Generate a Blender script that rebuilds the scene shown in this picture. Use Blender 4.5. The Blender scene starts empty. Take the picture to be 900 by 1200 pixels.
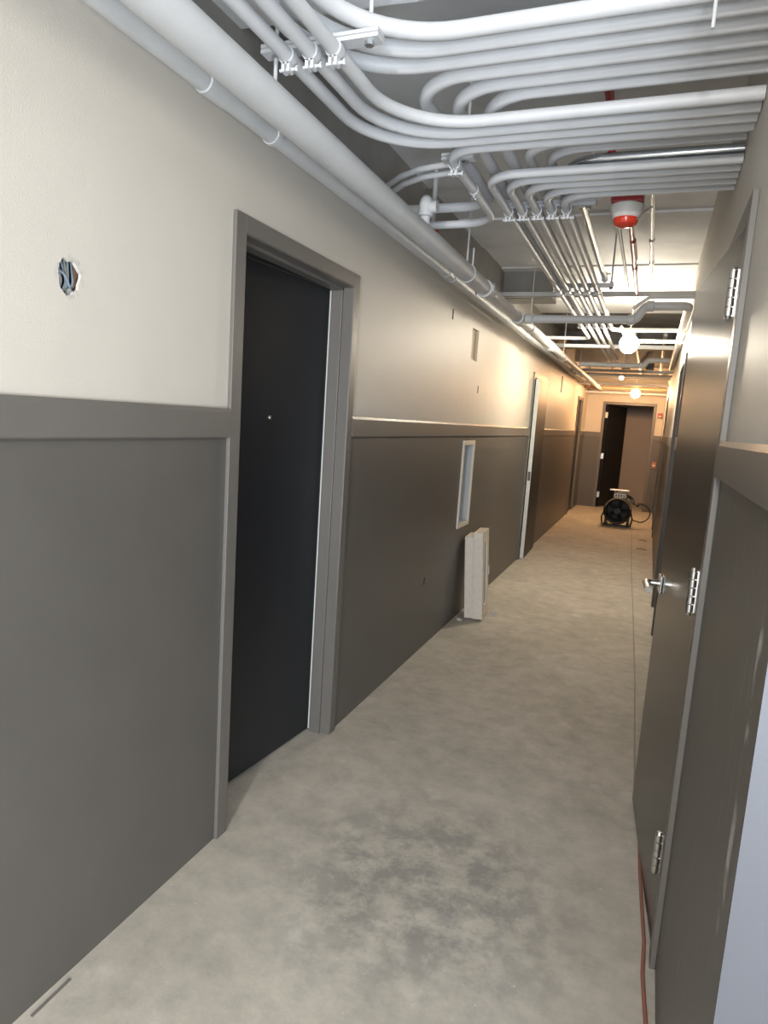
import bpy, bmesh, math, random
from mathutils import Vector, Matrix
random.seed(7)
C = bpy.context.scene.collection
PI = math.pi
XL, XR, YE = -1.262, 0.176, 13.97      # left wall, right wall, end wall
ZC = 2.74                              # ceiling
RB, RT = 1.395, 1.487                  # chair rail bottom / top

# ------------------------------------------------------------------ materials
def mat(name, col, rough=.5, metal=0.0, bump=0, bscale=200, var=0, vscale=6, emit=None, spec=.5):
    m = bpy.data.materials.new(name); m.use_nodes = True
    nt = m.node_tree; b = nt.nodes['Principled BSDF']
    b.inputs['Base Color'].default_value = (*col, 1)
    b.inputs['Roughness'].default_value = rough; b.inputs['Metallic'].default_value = metal
    b.inputs['Specular IOR Level'].default_value = spec
    tc = nt.nodes.new('ShaderNodeTexCoord')
    if var:
        n = nt.nodes.new('ShaderNodeTexNoise'); n.inputs['Scale'].default_value = vscale; n.inputs['Detail'].default_value = 6
        nt.links.new(tc.outputs['Object'], n.inputs['Vector'])
        r = nt.nodes.new('ShaderNodeMapRange'); r.inputs[1].default_value = .3; r.inputs[2].default_value = .7
        r.inputs[3].default_value = 1 - var; r.inputs[4].default_value = 1 + var
        nt.links.new(n.outputs['Fac'], r.inputs[0])
        mx = nt.nodes.new('ShaderNodeVectorMath'); mx.operation = 'SCALE'
        mx.inputs[0].default_value = col; nt.links.new(r.outputs[0], mx.inputs['Scale'])
        nt.links.new(mx.outputs[0], b.inputs['Base Color'])
    if bump:
        n = nt.nodes.new('ShaderNodeTexNoise'); n.inputs['Scale'].default_value = bscale; n.inputs['Detail'].default_value = 3
        nt.links.new(tc.outputs['Object'], n.inputs['Vector'])
        bp = nt.nodes.new('ShaderNodeBump'); bp.inputs['Strength'].default_value = bump; bp.inputs['Distance'].default_value = .004
        nt.links.new(n.outputs['Fac'], bp.inputs['Height']); nt.links.new(bp.outputs['Normal'], b.inputs['Normal'])
    if emit:
        b.inputs['Emission Color'].default_value = (*emit[0], 1); b.inputs['Emission Strength'].default_value = emit[1]
    return m

M = {}
M['cream'] = mat('cream_paint', (.565, .525, .46), .48, spec=.35, bump=.12, bscale=260, var=.015)
M['dark'] = mat('charcoal_paint', (.105, .098, .088), .42, bump=.12, bscale=260, var=.04)
M['frame'] = mat('frame_paint', (.135, .125, .112), .4, var=.03)
M['uppergrey'] = mat('grey_masonry', (.27, .265, .25), .8, bump=.3, bscale=60, var=.1)
M['door'] = mat('door_paint', (.0145, .016, .0195), .46, bump=.06, bscale=150)
M['doorgloss'] = mat('glossy_door_paint', (.022, .0225, .022), .22, bump=.1, bscale=120, spec=.42)
M['white'] = mat('white_conduit_paint', (.565, .575, .588), .48, var=.04, vscale=9)
M['greypipe'] = mat('pale_pipe_paint', (.53, .54, .545), .5, var=.05, vscale=9)
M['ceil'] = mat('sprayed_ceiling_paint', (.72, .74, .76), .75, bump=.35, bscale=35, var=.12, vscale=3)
M['farceil'] = mat('dark_far_ceiling', (.20, .20, .20), .8, bump=.3, bscale=30, var=.2, vscale=4)  # darker grey for the far ceiling and its beams
M['gal'] = mat('galvanized_steel', (.62, .64, .66), .22, metal=1, var=.08, vscale=20)
M['chrome'] = mat('chrome', (.75, .74, .72), .16, metal=1)
M['steel'] = mat('satin_steel', (.62, .60, .56), .3, metal=1)
M['darksteel'] = mat('dark_steel', (.09, .085, .08), .4, metal=.6)
M['red'] = mat('red_enamel', (.36, .03, .035), .35)
M['redlens'] = mat('red_lens', (.75, .06, .03), .2)
M['whiteplastic'] = mat('white_plastic', (.72, .70, .66), .4)
M['cab'] = mat('cabinet_enamel', (.64, .58, .50), .45, bump=.1, bscale=300, var=.05, vscale=30)
M['glass'] = mat('smoked_glass', (.12, .12, .115), .12)
M['boxin'] = mat('box_interior', (.40, .42, .43), .5)
M['primer'] = mat('pale_primer', (.60, .63, .60), .5)
M['gypsum'] = mat('raw_gypsum', (.50, .485, .45), .9, bump=.5, bscale=80)
M['cavity'] = mat('wall_cavity', (.05, .055, .06), .9)
M['tancav'] = mat('tan_board', (.66, .55, .42), .8)
M['wireblue'] = mat('blue_grey_wire', (.42, .50, .60), .4)
M['wiregrey'] = mat('grey_wire', (.55, .57, .53), .4)
M['wirebrown'] = mat('brown_wire', (.50, .28, .16), .5)
M['black'] = mat('black_plastic', (.012, .012, .012), .45)
M['blackrub'] = mat('black_rubber', (.015, .014, .013), .6)
M['tanwall'] = mat('tan_wall', (.42, .35, .29), .5, bump=.1, bscale=200)
M['cordred'] = mat('red_brown_cord', (.28, .11, .075), .6)
M['wood'] = mat('raw_wood', (.48, .29, .15), .7, var=.15, vscale=20)
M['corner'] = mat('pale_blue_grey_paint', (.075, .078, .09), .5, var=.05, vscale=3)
M['bulb'] = mat('lit_bulb', (1, .95, .85), .3, emit=((1.0, .88, .70), 215))
M['bulbwarm'] = mat('lit_warm_bulb', (1, .9, .75), .3, emit=((1.0, .57, .28), 340))
M['bulbcool'] = mat('lit_neutral_bulb', (1, .95, .9), .3, emit=((1.0, .88, .74), 45))
M['socket'] = mat('brass_socket', (.55, .40, .18), .35, metal=.8)

def floor_mat():
    m = bpy.data.materials.new('worn_concrete'); m.use_nodes = True
    nt = m.node_tree; L = nt.links; N = nt.nodes; b = N['Principled BSDF']
    tc = N.new('ShaderNodeTexCoord')
    def noise(s, d=8, rgh=.6, dist=0):
        n = N.new('ShaderNodeTexNoise'); n.inputs['Scale'].default_value = s; n.inputs['Detail'].default_value = d
        n.inputs['Roughness'].default_value = rgh; n.inputs['Distortion'].default_value = dist
        L.new(tc.outputs['Object'], n.inputs['Vector']); return n
    def ramp(src, a, bb, c0, c1):
        r = N.new('ShaderNodeValToRGB'); r.color_ramp.elements[0].position = a; r.color_ramp.elements[1].position = bb
        r.color_ramp.elements[0].color = (*c0, 1); r.color_ramp.elements[1].color = (*c1, 1); L.new(src, r.inputs[0]); return r
    def mix(a, bb, f, mode='MIX'):
        x = N.new('ShaderNodeMix'); x.data_type = 'RGBA'; x.blend_type = mode
        if isinstance(f, float): x.inputs[0].default_value = f
        else: L.new(f, x.inputs[0])
        L.new(a, x.inputs[6]); L.new(bb, x.inputs[7]); return x.outputs[2]
    base = ramp(noise(1.6, 6).outputs['Fac'], .3, .7, (.44, .405, .345), (.56, .52, .455)).outputs[0]
    mott = ramp(noise(9, 8, .7).outputs['Fac'], .3, .72, (.74, .74, .73), (1.1, 1.09, 1.07)).outputs[0]
    col = mix(base, mott, 1.0, 'MULTIPLY')
    # the dark worn stain in the middle of the near floor
    v = N.new('ShaderNodeVectorMath'); v.operation = 'DISTANCE'; v.inputs[1].default_value = (-.52, 1.93, 0)
    L.new(tc.outputs['Object'], v.inputs[0])
    near = N.new('ShaderNodeMapRange'); near.inputs[1].default_value = .22; near.inputs[2].default_value = .62
    near.inputs[3].default_value = 1; near.inputs[4].default_value = 0; L.new(v.outputs['Value'], near.inputs[0])
    st = ramp(noise(8, 9, .72, .1).outputs['Fac'], .42, .58, (0, 0, 0), (1, 1, 1)).outputs[0]
    mu = N.new('ShaderNodeMath'); mu.operation = 'MULTIPLY'; L.new(near.outputs[0], mu.inputs[0]); L.new(st, mu.inputs[1])
    mu2 = N.new('ShaderNodeMath'); mu2.operation = 'MULTIPLY'; mu2.inputs[1].default_value = .8; L.new(mu.outputs[0], mu2.inputs[0])
    dk = N.new('ShaderNodeRGB'); dk.outputs[0].default_value = (.23, .222, .20, 1)
    col = mix(col, dk.outputs[0], mu2.outputs[0])
    # light plaster smears and specks
    sm = ramp(noise(5.5, 3, .5, .2).outputs['Fac'], .66, .74, (0, 0, 0), (.35, .35, .35)).outputs[0]
    lt = N.new('ShaderNodeRGB'); lt.outputs[0].default_value = (.66, .63, .58, 1)
    col = mix(col, lt.outputs[0], sm)
    sp = ramp(noise(60, 2, .5).outputs['Fac'], .735, .76, (0, 0, 0), (.7, .7, .7)).outputs[0]
    col = mix(col, lt.outputs[0], sp)
    L.new(col, b.inputs['Base Color']); b.inputs['Roughness'].default_value = .72
    b.inputs['Specular IOR Level'].default_value = .3
    bp = N.new('ShaderNodeBump'); bp.inputs['Strength'].default_value = .25; bp.inputs['Distance'].default_value = .004
    L.new(noise(40, 8, .7).outputs['Fac'], bp.inputs['Height']); L.new(bp.outputs[0], b.inputs['Normal'])
    return m
M['floor'] = floor_mat()

def scuffed_mat():      # charcoal paint with white scrapes beside the outside corner
    m = mat('scuffed_charcoal_paint', (.105, .098, .088), .42, bump=.12, bscale=260)
    nt = m.node_tree; N = nt.nodes; L = nt.links; b = N['Principled BSDF']
    tc = N.new('ShaderNodeTexCoord'); mp = N.new('ShaderNodeMapping'); mp.inputs['Scale'].default_value = (1, 26, 5)
    L.new(tc.outputs['Object'], mp.inputs[0])
    n = N.new('ShaderNodeTexNoise'); n.inputs['Scale'].default_value = 1.7; n.inputs['Detail'].default_value = 4; L.new(mp.outputs[0], n.inputs['Vector'])
    r = N.new('ShaderNodeMapRange'); r.inputs[1].default_value = .60; r.inputs[2].default_value = .68; L.new(n.outputs['Fac'], r.inputs[0])
    sx = N.new('ShaderNodeSeparateXYZ'); L.new(tc.outputs['Object'], sx.inputs[0])
    d = N.new('ShaderNodeMath'); d.operation = 'SUBTRACT'; d.inputs[1].default_value = 1.055; L.new(sx.outputs[1], d.inputs[0])
    ab = N.new('ShaderNodeMath'); ab.operation = 'ABSOLUTE'; L.new(d.outputs[0], ab.inputs[0])
    e = N.new('ShaderNodeMapRange'); e.inputs[1].default_value = .008; e.inputs[2].default_value = .02; e.inputs[3].default_value = 1; e.inputs[4].default_value = 0
    L.new(ab.outputs[0], e.inputs[0])
    n2 = N.new('ShaderNodeTexNoise'); n2.inputs['Scale'].default_value = 9; n2.inputs['Detail'].default_value = 6; L.new(tc.outputs['Object'], n2.inputs['Vector'])
    r2 = N.new('ShaderNodeMapRange'); r2.inputs[1].default_value = .45; r2.inputs[2].default_value = .6; L.new(n2.outputs['Fac'], r2.inputs[0])
    mu = N.new('ShaderNodeMath'); mu.operation = 'MULTIPLY'; L.new(e.outputs[0], mu.inputs[0]); L.new(r2.outputs[0], mu.inputs[1])
    s3 = N.new('ShaderNodeMath'); s3.operation = 'MULTIPLY_ADD'; s3.inputs[1].default_value = .09; L.new(r.outputs[0], s3.inputs[0]); L.new(mu.outputs[0], s3.inputs[2])
    s3.use_clamp = True
    mx = N.new('ShaderNodeMix'); mx.data_type = 'RGBA'; mx.inputs[6].default_value = (.105, .098, .088, 1); mx.inputs[7].default_value = (.5, .49, .47, 1)
    L.new(s3.outputs[0], mx.inputs[0]); L.new(mx.outputs[2], b.inputs['Base Color'])
    return m
M['scuff'] = scuffed_mat()

# ------------------------------------------------------------------ object helpers
ROOTS = {}
def obj(name, bm, m, parent=None, smooth=False, bevel=0):
    me = bpy.data.meshes.new(name)
    if parent is not None:
        loc = ROOTS[parent.name]
        bmesh.ops.translate(bm, verts=bm.verts, vec=-loc)
    else:
        loc = Vector((0, 0, 0))
    bmesh.ops.recalc_face_normals(bm, faces=bm.faces)
    bm.to_mesh(me); bm.free()
    o = bpy.data.objects.new(name, me); C.objects.link(o)
    for mm in (m if isinstance(m, (list, tuple)) else [m]): me.materials.append(mm)
    if smooth:
        for p in me.polygons: p.use_smooth = True
        me.set_sharp_from_angle(angle=math.radians(38))
    if bevel:
        md = o.modifiers.new('bevel', 'BEVEL'); md.width = bevel; md.segments = 2; md.limit_method = 'ANGLE'
    if parent is not None:
        o.parent = parent; ROOTS[o.name] = loc
    return o
def tag(o, label, cat, group=None):
    o['label'] = label; o['category'] = cat
    if group: o['group'] = group
    return o
def thing(name, loc, label, cat, group=None):
    o = bpy.data.objects.new(name, None); C.objects.link(o); o.location = loc; o.empty_display_size = .1
    ROOTS[o.name] = Vector(loc)
    return tag(o, label, cat, group)
def recenter(o, loc):   # a one-mesh thing gets its origin where it stands
    loc = Vector(loc); o.data.transform(Matrix.Translation(-loc)); o.location = loc; return o
def struct(o, label=None):
    o['kind'] = 'structure'
    if label: o['label'] = label
    return o
def semp(name, loc, label):
    o = bpy.data.objects.new(name, None); C.objects.link(o); o.location = loc; ROOTS[o.name] = Vector(loc)
    return struct(o, label)

# ------------------------------------------------------------------ shape helpers
def BM(): return bmesh.new()
def box(bm, x0, x1, y0, y1, z0, z1, mi=0, T=None):
    vs = [bm.verts.new((x, y, z)) for x in (x0, x1) for y in (y0, y1) for z in (z0, z1)]
    if T is not None:
        for v in vs: v.co = T @ v.co
    for f in ((0, 1, 3, 2), (4, 6, 7, 5), (0, 4, 5, 1), (2, 3, 7, 6), (0, 2, 6, 4), (1, 5, 7, 3)):
        bm.faces.new([vs[i] for i in f]).material_index = mi
    return vs
def fillet(pts, rad, n=10):
    out = [Vector(pts[0])]
    for i in range(1, len(pts) - 1):
        p, a, b = Vector(pts[i]), Vector(pts[i - 1]), Vector(pts[i + 1])
        r = rad[i - 1] if isinstance(rad, (list, tuple)) else rad
        u, v = (a - p).normalized(), (b - p).normalized()
        ang = u.angle(v)
        if r <= 0 or ang > PI - .02: out.append(p); continue
        t = r / math.tan(ang / 2); c = p + (u + v).normalized() * (r / math.sin(ang / 2))
        s, e = p + u * t - c, p + v * t - c
        ax = s.cross(e).normalized(); tot = s.angle(e)
        for k in range(n + 1): out.append(c + Matrix.Rotation(tot * k / n, 3, ax) @ s)
    out.append(Vector(pts[-1])); return out
def tube(bm, pts, r, seg=16, cap=True, mi=0):
    pts = [Vector(p) for p in pts]; n = len(pts); rings = []; nrm = None
    for i, p in enumerate(pts):
        d = ((pts[min(i + 1, n - 1)] - p).normalized() + (p - pts[max(i - 1, 0)]).normalized())
        d = d.normalized() if d.length > 1e-9 else Vector((0, 0, 1))
        if nrm is None:
            nrm = d.cross(Vector((0, 0, 1)) if abs(d.z) < .9 else Vector((1, 0, 0))).normalized()
        else: nrm = (nrm - d * nrm.dot(d)).normalized()
        bi = d.cross(nrm); rr = r[i] if isinstance(r, (list, tuple)) else r
        rings.append([bm.verts.new(p + (nrm * math.cos(2 * PI * k / seg) + bi * math.sin(2 * PI * k / seg)) * rr) for k in range(seg)])
    for a, b in zip(rings, rings[1:]):
        for k in range(seg): bm.faces.new((a[k], a[(k + 1) % seg], b[(k + 1) % seg], b[k])).material_index = mi
    if cap:
        bm.faces.new(rings[0]).material_index = mi; bm.faces.new(rings[-1]).material_index = mi
def ring(bm, c, axis, r0, r1, w, seg=24, mi=0):     # flat collar around an axis
    a = {'x': Vector((1, 0, 0)), 'y': Vector((0, 1, 0)), 'z': Vector((0, 0, 1))}[axis]; c = Vector(c)
    u = a.orthogonal().normalized(); v = a.cross(u)
    L = []
    for (r, h) in ((r0, -w / 2), (r1, -w / 2), (r1, w / 2), (r0, w / 2)):
        L.append([bm.verts.new(c + a * h + (u * math.cos(2 * PI * k / seg) + v * math.sin(2 * PI * k / seg)) * r) for k in range(seg)])
    for i in range(4):
        A, B = L[i], L[(i + 1) % 4]
        for k in range(seg): bm.faces.new((A[k], A[(k + 1) % seg], B[(k + 1) % seg], B[k])).material_index = mi
def ball(bm, c, r, sx=1, sy=1, sz=1, seg=24):
    r_ = bmesh.ops.create_uvsphere(bm, u_segments=seg, v_segments=seg // 2, radius=r)
    for v in r_['verts']: v.co = Vector((v.co.x * sx, v.co.y * sy, v.co.z * sz)) + Vector(c)
def lathe(bm, c, prof, seg=28):                     # prof: (radius, z)
    rings = [[bm.verts.new((c[0] + r * math.cos(2 * PI * k / seg), c[1] + r * math.sin(2 * PI * k / seg), c[2] + z)) for k in range(seg)] for r, z in prof]
    for a, b in zip(rings, rings[1:]):
        for k in range(seg): bm.faces.new((a[k], a[(k + 1) % seg], b[(k + 1) % seg], b[k]))
    bm.faces.new(rings[0]); bm.faces.new(rings[-1])

# ------------------------------------------------------------------ the walls
def wall_yz(name, x, sgn, y0, y1, z0, z1, zsplit, mats, holes, label, extra_z=()):
    """wall face in the plane X=x; sgn=+1 faces +X. holes: (y0,y1,z0,z1,depth,mat index of the pocket). zsplit: list of (z, material) bands"""
    bm = BM()
    ys = sorted({y0, y1} | {h[0] for h in holes} | {h[1] for h in holes})
    zs = sorted({z0, z1} | {h[2] for h in holes} | {h[3] for h in holes} | {z for z, _ in zsplit if z0 < z < z1})
    def band(z):
        m = zsplit[0][1]
        for zz, mm in zsplit:
            if z >= zz: m = mm
        return m
    V = {}
    def v(px, py, pz):
        k = (round(px, 5), round(py, 5), round(pz, 5))
        if k not in V: V[k] = bm.verts.new((px, py, pz))
        return V[k]
    for ya, yb in zip(ys, ys[1:]):
        for za, zb in zip(zs, zs[1:]):
            cy, cz = (ya + yb) / 2, (za + zb) / 2
            if any(h[0] < cy < h[1] and h[2] < cz < h[3] for h in holes): continue
            bm.faces.new((v(x, ya, za), v(x, yb, za), v(x, yb, zb), v(x, ya, zb))).material_index = band(cz)
    for h in holes:
        if h[4] is None: continue
        onfloor = h[2] < .001
        a, b, c, d, dep, mi = h; xb = x - sgn * dep
        A = [bm.verts.new((x, *q)) for q in ((a, c), (b, c), (b, d), (a, d))]
        B = [bm.verts.new((xb, *q)) for q in ((a, c), (b, c), (b, d), (a, d))]
        for i in range(4):
            if i == 0 and onfloor: continue
            bm.faces.new((A[i], A[(i + 1) % 4], B[(i + 1) % 4], B[i])).material_index = mi
        bm.faces.new(B).material_index = mi
    me = bpy.data.meshes.new(name)
    for f in bm.faces:
        f.normal_update()
    bm.to_mesh(me); bm.free()
    for mm in mats: me.materials.append(mm)
    o = bpy.data.objects.new(name, me); C.objects.link(o)
    return struct(o, label)

D1 = (1.875, 2.705); D2 = (7.54, 8.36); D3 = (12.29, 13.10)
D4 = (1.945, 2.805); D5 = (5.36, 6.22); D6 = (10.60, 11.45)
DH = 2.035
HC = (1.193, 1.758)                      # round cut-out centre
holesL = [(D1[0], D1[1], 0, DH, .45, 3), (D2[0], D2[1], 0, DH, .45, 3), (D3[0], D3[1], 0, DH, .45, 3),
          (4.775, 5.045, .745, 1.333, None, 3),
          (4.775, 4.955, 1.945, 2.165, .022, 4),
          (4.236, 4.262, 2.14, 2.204, .06, 3), (5.05, 5.075, 1.72, 1.775, .06, 3),
          (9.86, 9.95, 2.01, 2.24, .06, 3), (4.045, 4.075, .435, .485, .05, 3),
          (HC[0] - .08, HC[0] + .08, HC[1] - .08, HC[1] + .08, None, 3)]
wl = wall_yz('wall_left', XL, 1, -3.2, YE, 0, ZC + .1, [(0, 1), (RT - .01, 0), (2.40, 2)],
             [M['cream'], M['dark'], M['uppergrey'], M['cavity'], M['tancav']], holesL, 'left corridor wall, cream above a charcoal wainscot')
# ragged round cut-out: ring of wall skin from the square cell to the torn edge
bm = BM(); n = 40; inn = []; out = []; dep = []
for k in range(n):
    t = 2 * PI * k / n; c, s = math.cos(t), math.sin(t)
    rr = .040 * (1 + .07 * math.sin(3 * t + .6) + .06 * math.sin(7 * t) + random.uniform(-.035, .035))
    q = .08 / max(abs(c), abs(s))
    out.append(bm.verts.new((XL, HC[0] + q * c, HC[1] + q * s)))
    inn.append(bm.verts.new((XL, HC[0] + rr * .80 * c, HC[1] + rr * s)))
    dep.append(bm.verts.new((XL - .007, HC[0] + rr * .78 * c, HC[1] + rr * .97 * s)))
for k in range(n):
    j = (k + 1) % n
    bm.faces.new((out[k], out[j], inn[j], inn[k])).material_index = 0
    bm.faces.new((inn[k], inn[j], dep[j], dep[k])).material_index = 1
box(bm, XL - .11, XL - .10, HC[0] - .08, HC[0] + .08, HC[1] - .08, HC[1] + .08, 2)
box(bm, XL - .10, XL - .012, HC[0] - .08, HC[0] - .075, HC[1] - .08, HC[1] + .08, 2)
box(bm, XL - .10, XL - .012, HC[0] + .072, HC[0] + .077, HC[1] - .08, HC[1] + .08, 2)
box(bm, XL - .10, XL - .012, HC[0] - .08, HC[0] + .08, HC[1] - .08, HC[1] - .05, 2)
box(bm, XL - .10, XL - .012, HC[0] - .08, HC[0] + .08, HC[1] + .05, HC[1] + .08, 2)
co = obj('cut_edge', bm, [M['cream'], M['gypsum'], M['cavity']]); co.parent = wl
# chipped paint ring
bm = BM()
for k in range(26):
    t = random.uniform(0, 2 * PI); r = random.uniform(.041, .047); w = random.uniform(.002, .006)
    y, z = HC[0] + r * .82 * math.cos(t), HC[1] + r * math.sin(t)
    pts = [bm.verts.new((XL + .0006 + .0001 * k, y + w * random.uniform(.6, 1.2) * math.cos(a), z + w * random.uniform(.6, 1.2) * math.sin(a))) for a in [i * PI / 3 for i in range(6)]]
    bm.faces.new(pts)
ch = obj('chipped_paint', bm, M['gypsum']); ch.parent = wl

holesR = [(D4[0], D4[1], 0, DH, .35, 3), (D5[0], D5[1], 0, DH, .35, 3), (D6[0], D6[1], 0, DH, .35, 3)]
wall_yz('wall_right', XR, -1, .988, YE, 0, ZC + .1, [(0, 1), (RT - .01, 0)],
        [M['cream'], M['scuff'], M['uppergrey'], M['cavity']], holesR, 'right corridor wall, cream above a scuffed charcoal wainscot')
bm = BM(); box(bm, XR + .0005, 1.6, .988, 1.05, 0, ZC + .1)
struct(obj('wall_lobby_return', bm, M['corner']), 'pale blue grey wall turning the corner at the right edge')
bm = BM(); box(bm, 1.6, 1.7, -3.3, 1.05, 0, ZC + .1); struct(obj('wall_lobby', bm, M['cream']))
bm = BM(); box(bm, XL - .1, 1.7, -3.4, -3.3, 0, ZC + .1); struct(obj('wall_back', bm, M['cream']))

# end wall with its door opening
E0, E1 = -.893, -.018
bm = BM()
def quad(bm, p, mi=0):
    bm.faces.new([bm.verts.new(q) for q in p]).material_index = mi
for xa, xb, za, zb, mi in ((XL, E0, 0, RT - .01, 1), (XL, E0, RT - .01, ZC + .1, 0), (E1, XR, 0, RT - .01, 1), (E1, XR, RT - .01, ZC + .1, 0), (E0, E1, DH, ZC + .1, 0)):
    box(bm, xa, xb, YE, YE + .12, za, zb, mi)
struct(obj('wall_end', bm, [M['cream'], M['dark']]), 'end wall of the corridor around the open door')
bm = BM(); box(bm, -1.9, .9, 15.75, 15.85, 0, ZC); struct(obj('wall_beyond', bm, M['tanwall']), 'tan wall seen through the end doorway')
bm = BM(); box(bm, -1.95, -1.85, YE + .12, 15.75, 0, ZC); box(bm, .9, 1.0, YE + .12, 15.75, 0, ZC); struct(obj('wall_beyond_side', bm, M['dark']))
# floor and ceiling
bm = BM(); box(bm, -2.0, 1.75, -3.4, 15.9, -.1, 0)
struct(obj('floor', bm, M['floor']), 'bare grey concrete floor with worn dark stains')
bm = BM()
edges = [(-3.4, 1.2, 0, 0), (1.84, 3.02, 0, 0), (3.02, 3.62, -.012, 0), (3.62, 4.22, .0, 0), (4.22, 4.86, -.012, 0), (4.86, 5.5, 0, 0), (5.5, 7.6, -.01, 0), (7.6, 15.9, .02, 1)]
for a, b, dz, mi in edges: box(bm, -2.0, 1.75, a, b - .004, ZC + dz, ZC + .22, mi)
struct(obj('ceiling', bm, [M['ceil'], M['farceil']]), 'painted concrete plank ceiling above the conduits')
# spalled cross beam near the camera
bm = BM(); zb = 2.60
pts = [(-1.262 + .09 * i, 1.84 + random.uniform(-.012, .012)) for i in range(16)] + [(XR, 1.84)]
top = [bm.verts.new((x, y, zb + random.uniform(-.003, .003))) for x, y in pts]
f0 = [bm.verts.new((x, 1.15, zb)) for x, y in pts]
up = [bm.verts.new((x, y + .004, ZC + .05)) for x, y in pts]
for i in range(len(pts) - 1):
    bm.faces.new((f0[i], f0[i + 1], top[i + 1], top[i])); bm.faces.new((top[i], top[i + 1], up[i + 1], up[i]))
quad(bm, [(XL, 1.15, zb), (XR, 1.15, zb), (XR, 1.15, ZC + .05), (XL, 1.15, ZC + .05)])
struct(obj('trim_2', bm, M['ceil']), 'dropped concrete beam with a ragged edge across the near ceiling')
for i, (y, w, z) in enumerate(((5.62, .25, 2.52), (9.2, .2, 2.56), (11.2, .2, 2.58))):
    bm = BM()
    if i == 0: box(bm, XL + .001, -.86, y, y + w, z, ZC + .02)
    else: box(bm, XL + .001, XR - .001, y, y + w, z, ZC + .03)
    struct(obj('trim_%d' % (3 + i), bm, M['uppergrey'] if i == 0 else M['farceil']), ['stub beam above the left wall', 'dark ceiling beam far along the corridor', 'last dark ceiling beam before the end wall'][i])

# chair rails
def rail(name, x, sgn, spans, label):
    bm = BM()
    for a, b in spans:
        prof = [(0, RB), (.012, RB), (.016, RB + .004), (.016, RT - .012), (.012, RT), (0, RT)]
        A = [bm.verts.new((x + sgn * p, a, z)) for p, z in prof]; B = [bm.verts.new((x + sgn * p, b, z)) for p, z in prof]
        for i in range(len(prof)): bm.faces.new((A[i], A[(i + 1) % 6], B[(i + 1) % 6], B[i]))
        bm.faces.new(A); bm.faces.new(B)
    return struct(obj(name, bm, M['frame']), label)
FW = .055
rail('baseboard_left', XL, 1, [(-3.2, D1[0] - FW), (D1[1] + FW, D2[0] - FW), (D2[1] + FW, D3[0] - FW), (D3[1] + FW, YE)], 'charcoal chair rail along the left wall').name = 'trim_left'
rail('baseboard_right', XR, -1, [(.99, D4[0] - FW), (D4[1] + FW, D5[0] - FW), (D5[1] + FW, D6[0] - FW), (D6[1] + FW, YE)], 'charcoal chair rail along the right wall').name = 'trim_right'
bm = BM(); box(bm, XL + .016, E0 - FW, YE - .014, YE, RB, RT); box(bm, E1 + FW, XR - .016, YE - .014, YE, RB, RT)
struct(obj('trim_end', bm, M['frame']), 'charcoal chair rail on the end wall')

# ------------------------------------------------------------------ doors
def side_frame(parent, x, sgn, y0, y1, proud=.014, deep=.10):
    """hollow metal frame around an opening in a side wall; sgn = direction into the corridor"""
    bm = BM()
    def b(xa, xb, *r): box(bm, min(xa, xb), max(xa, xb), *r)
    xo, xi = x + sgn * proud, x - sgn * deep
    b(xo - sgn * .001, xi, y0 + .0005, y0 + .004, 0, DH - .0005); b(xo - sgn * .001, xi, y1 - .004, y1 - .0005, 0, DH - .0005); b(xo - sgn * .001, xi, y0, y1, DH - .004, DH - .0005)
    for a, c in ((y0 - FW, y0), (y1, y1 + FW)): b(x, xo, a, c, 0, DH + FW)
    b(x, xo, y0, y1, DH, DH + FW)
    # stops
    xs0, xs1 = x - sgn * .035, x - sgn * .085
    if deep > .09:
        b(xs0, xs1, y0, y0 + .016, 0, DH); b(xs0, xs1, y1 - .016, y1, 0, DH); b(xs0, xs1, y0, y1, DH - .016, DH)
    return obj('door_frame', bm, M['frame'], parent, bevel=.003)
def leaf_bm(hx, hy, ang, length, thick, z0, z1, dirY, dirT):
    """hinged at (hx,hy); ang from the wall plane; dirY = +-1 along Y, dirT: side of the thickness"""
    bm = BM()
    T = Matrix.Translation((hx, hy, 0)) @ Matrix.Rotation(ang, 4, 'Z')
    y0, y1 = (0, length) if dirY > 0 else (-length, 0)
    x0, x1 = (0, thick) if dirT > 0 else (-thick, 0)
    box(bm, x0, x1, y0, y1, z0, z1, 0, T); return bm, T
# left near door: charcoal leaf set back, standing a crack ajar into the room
d = semp('door_1', (XL, 2.29, 0), 'near left door, blue black leaf in a charcoal frame')
side_frame(d, XL, 1, *D1)
bm, T1 = leaf_bm(XL - .098, D1[1] - .007, math.radians(-5.2), .80, .044, .012, 2.022, -1, -1)
# a leaf swinging into the room turns its free end away from the corridor
lf = obj('door_leaf', bm, M['door'], d, bevel=.002)
bm = BM()
p = T1 @ Vector((0, -.405, 1.462))
tube(bm, [p, p + Vector((.006, 0, 0))], [.011, .009], 20); tube(bm, [p + Vector((.005, 0, 0)), p + Vector((.0085, 0, 0))], .006, 16)
obj('peephole', bm, M['chrome'], d, True)
bm = BM(); box(bm, XL - .1, XL - .094, D1[1] - .006, D1[1] - .0005, .01, 2.02)  # pale strip drawn for the light line in the jamb gap
obj('gap_light_strip', bm, M['primer'], d)
bm = BM(); box(bm, 0, .02, -.78, -.02, 2.022, 2.028, 0, T1)  # bright strip put in for the lit line above the leaf
obj('lit_edge_strip', bm, M['steel'], d)
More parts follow.
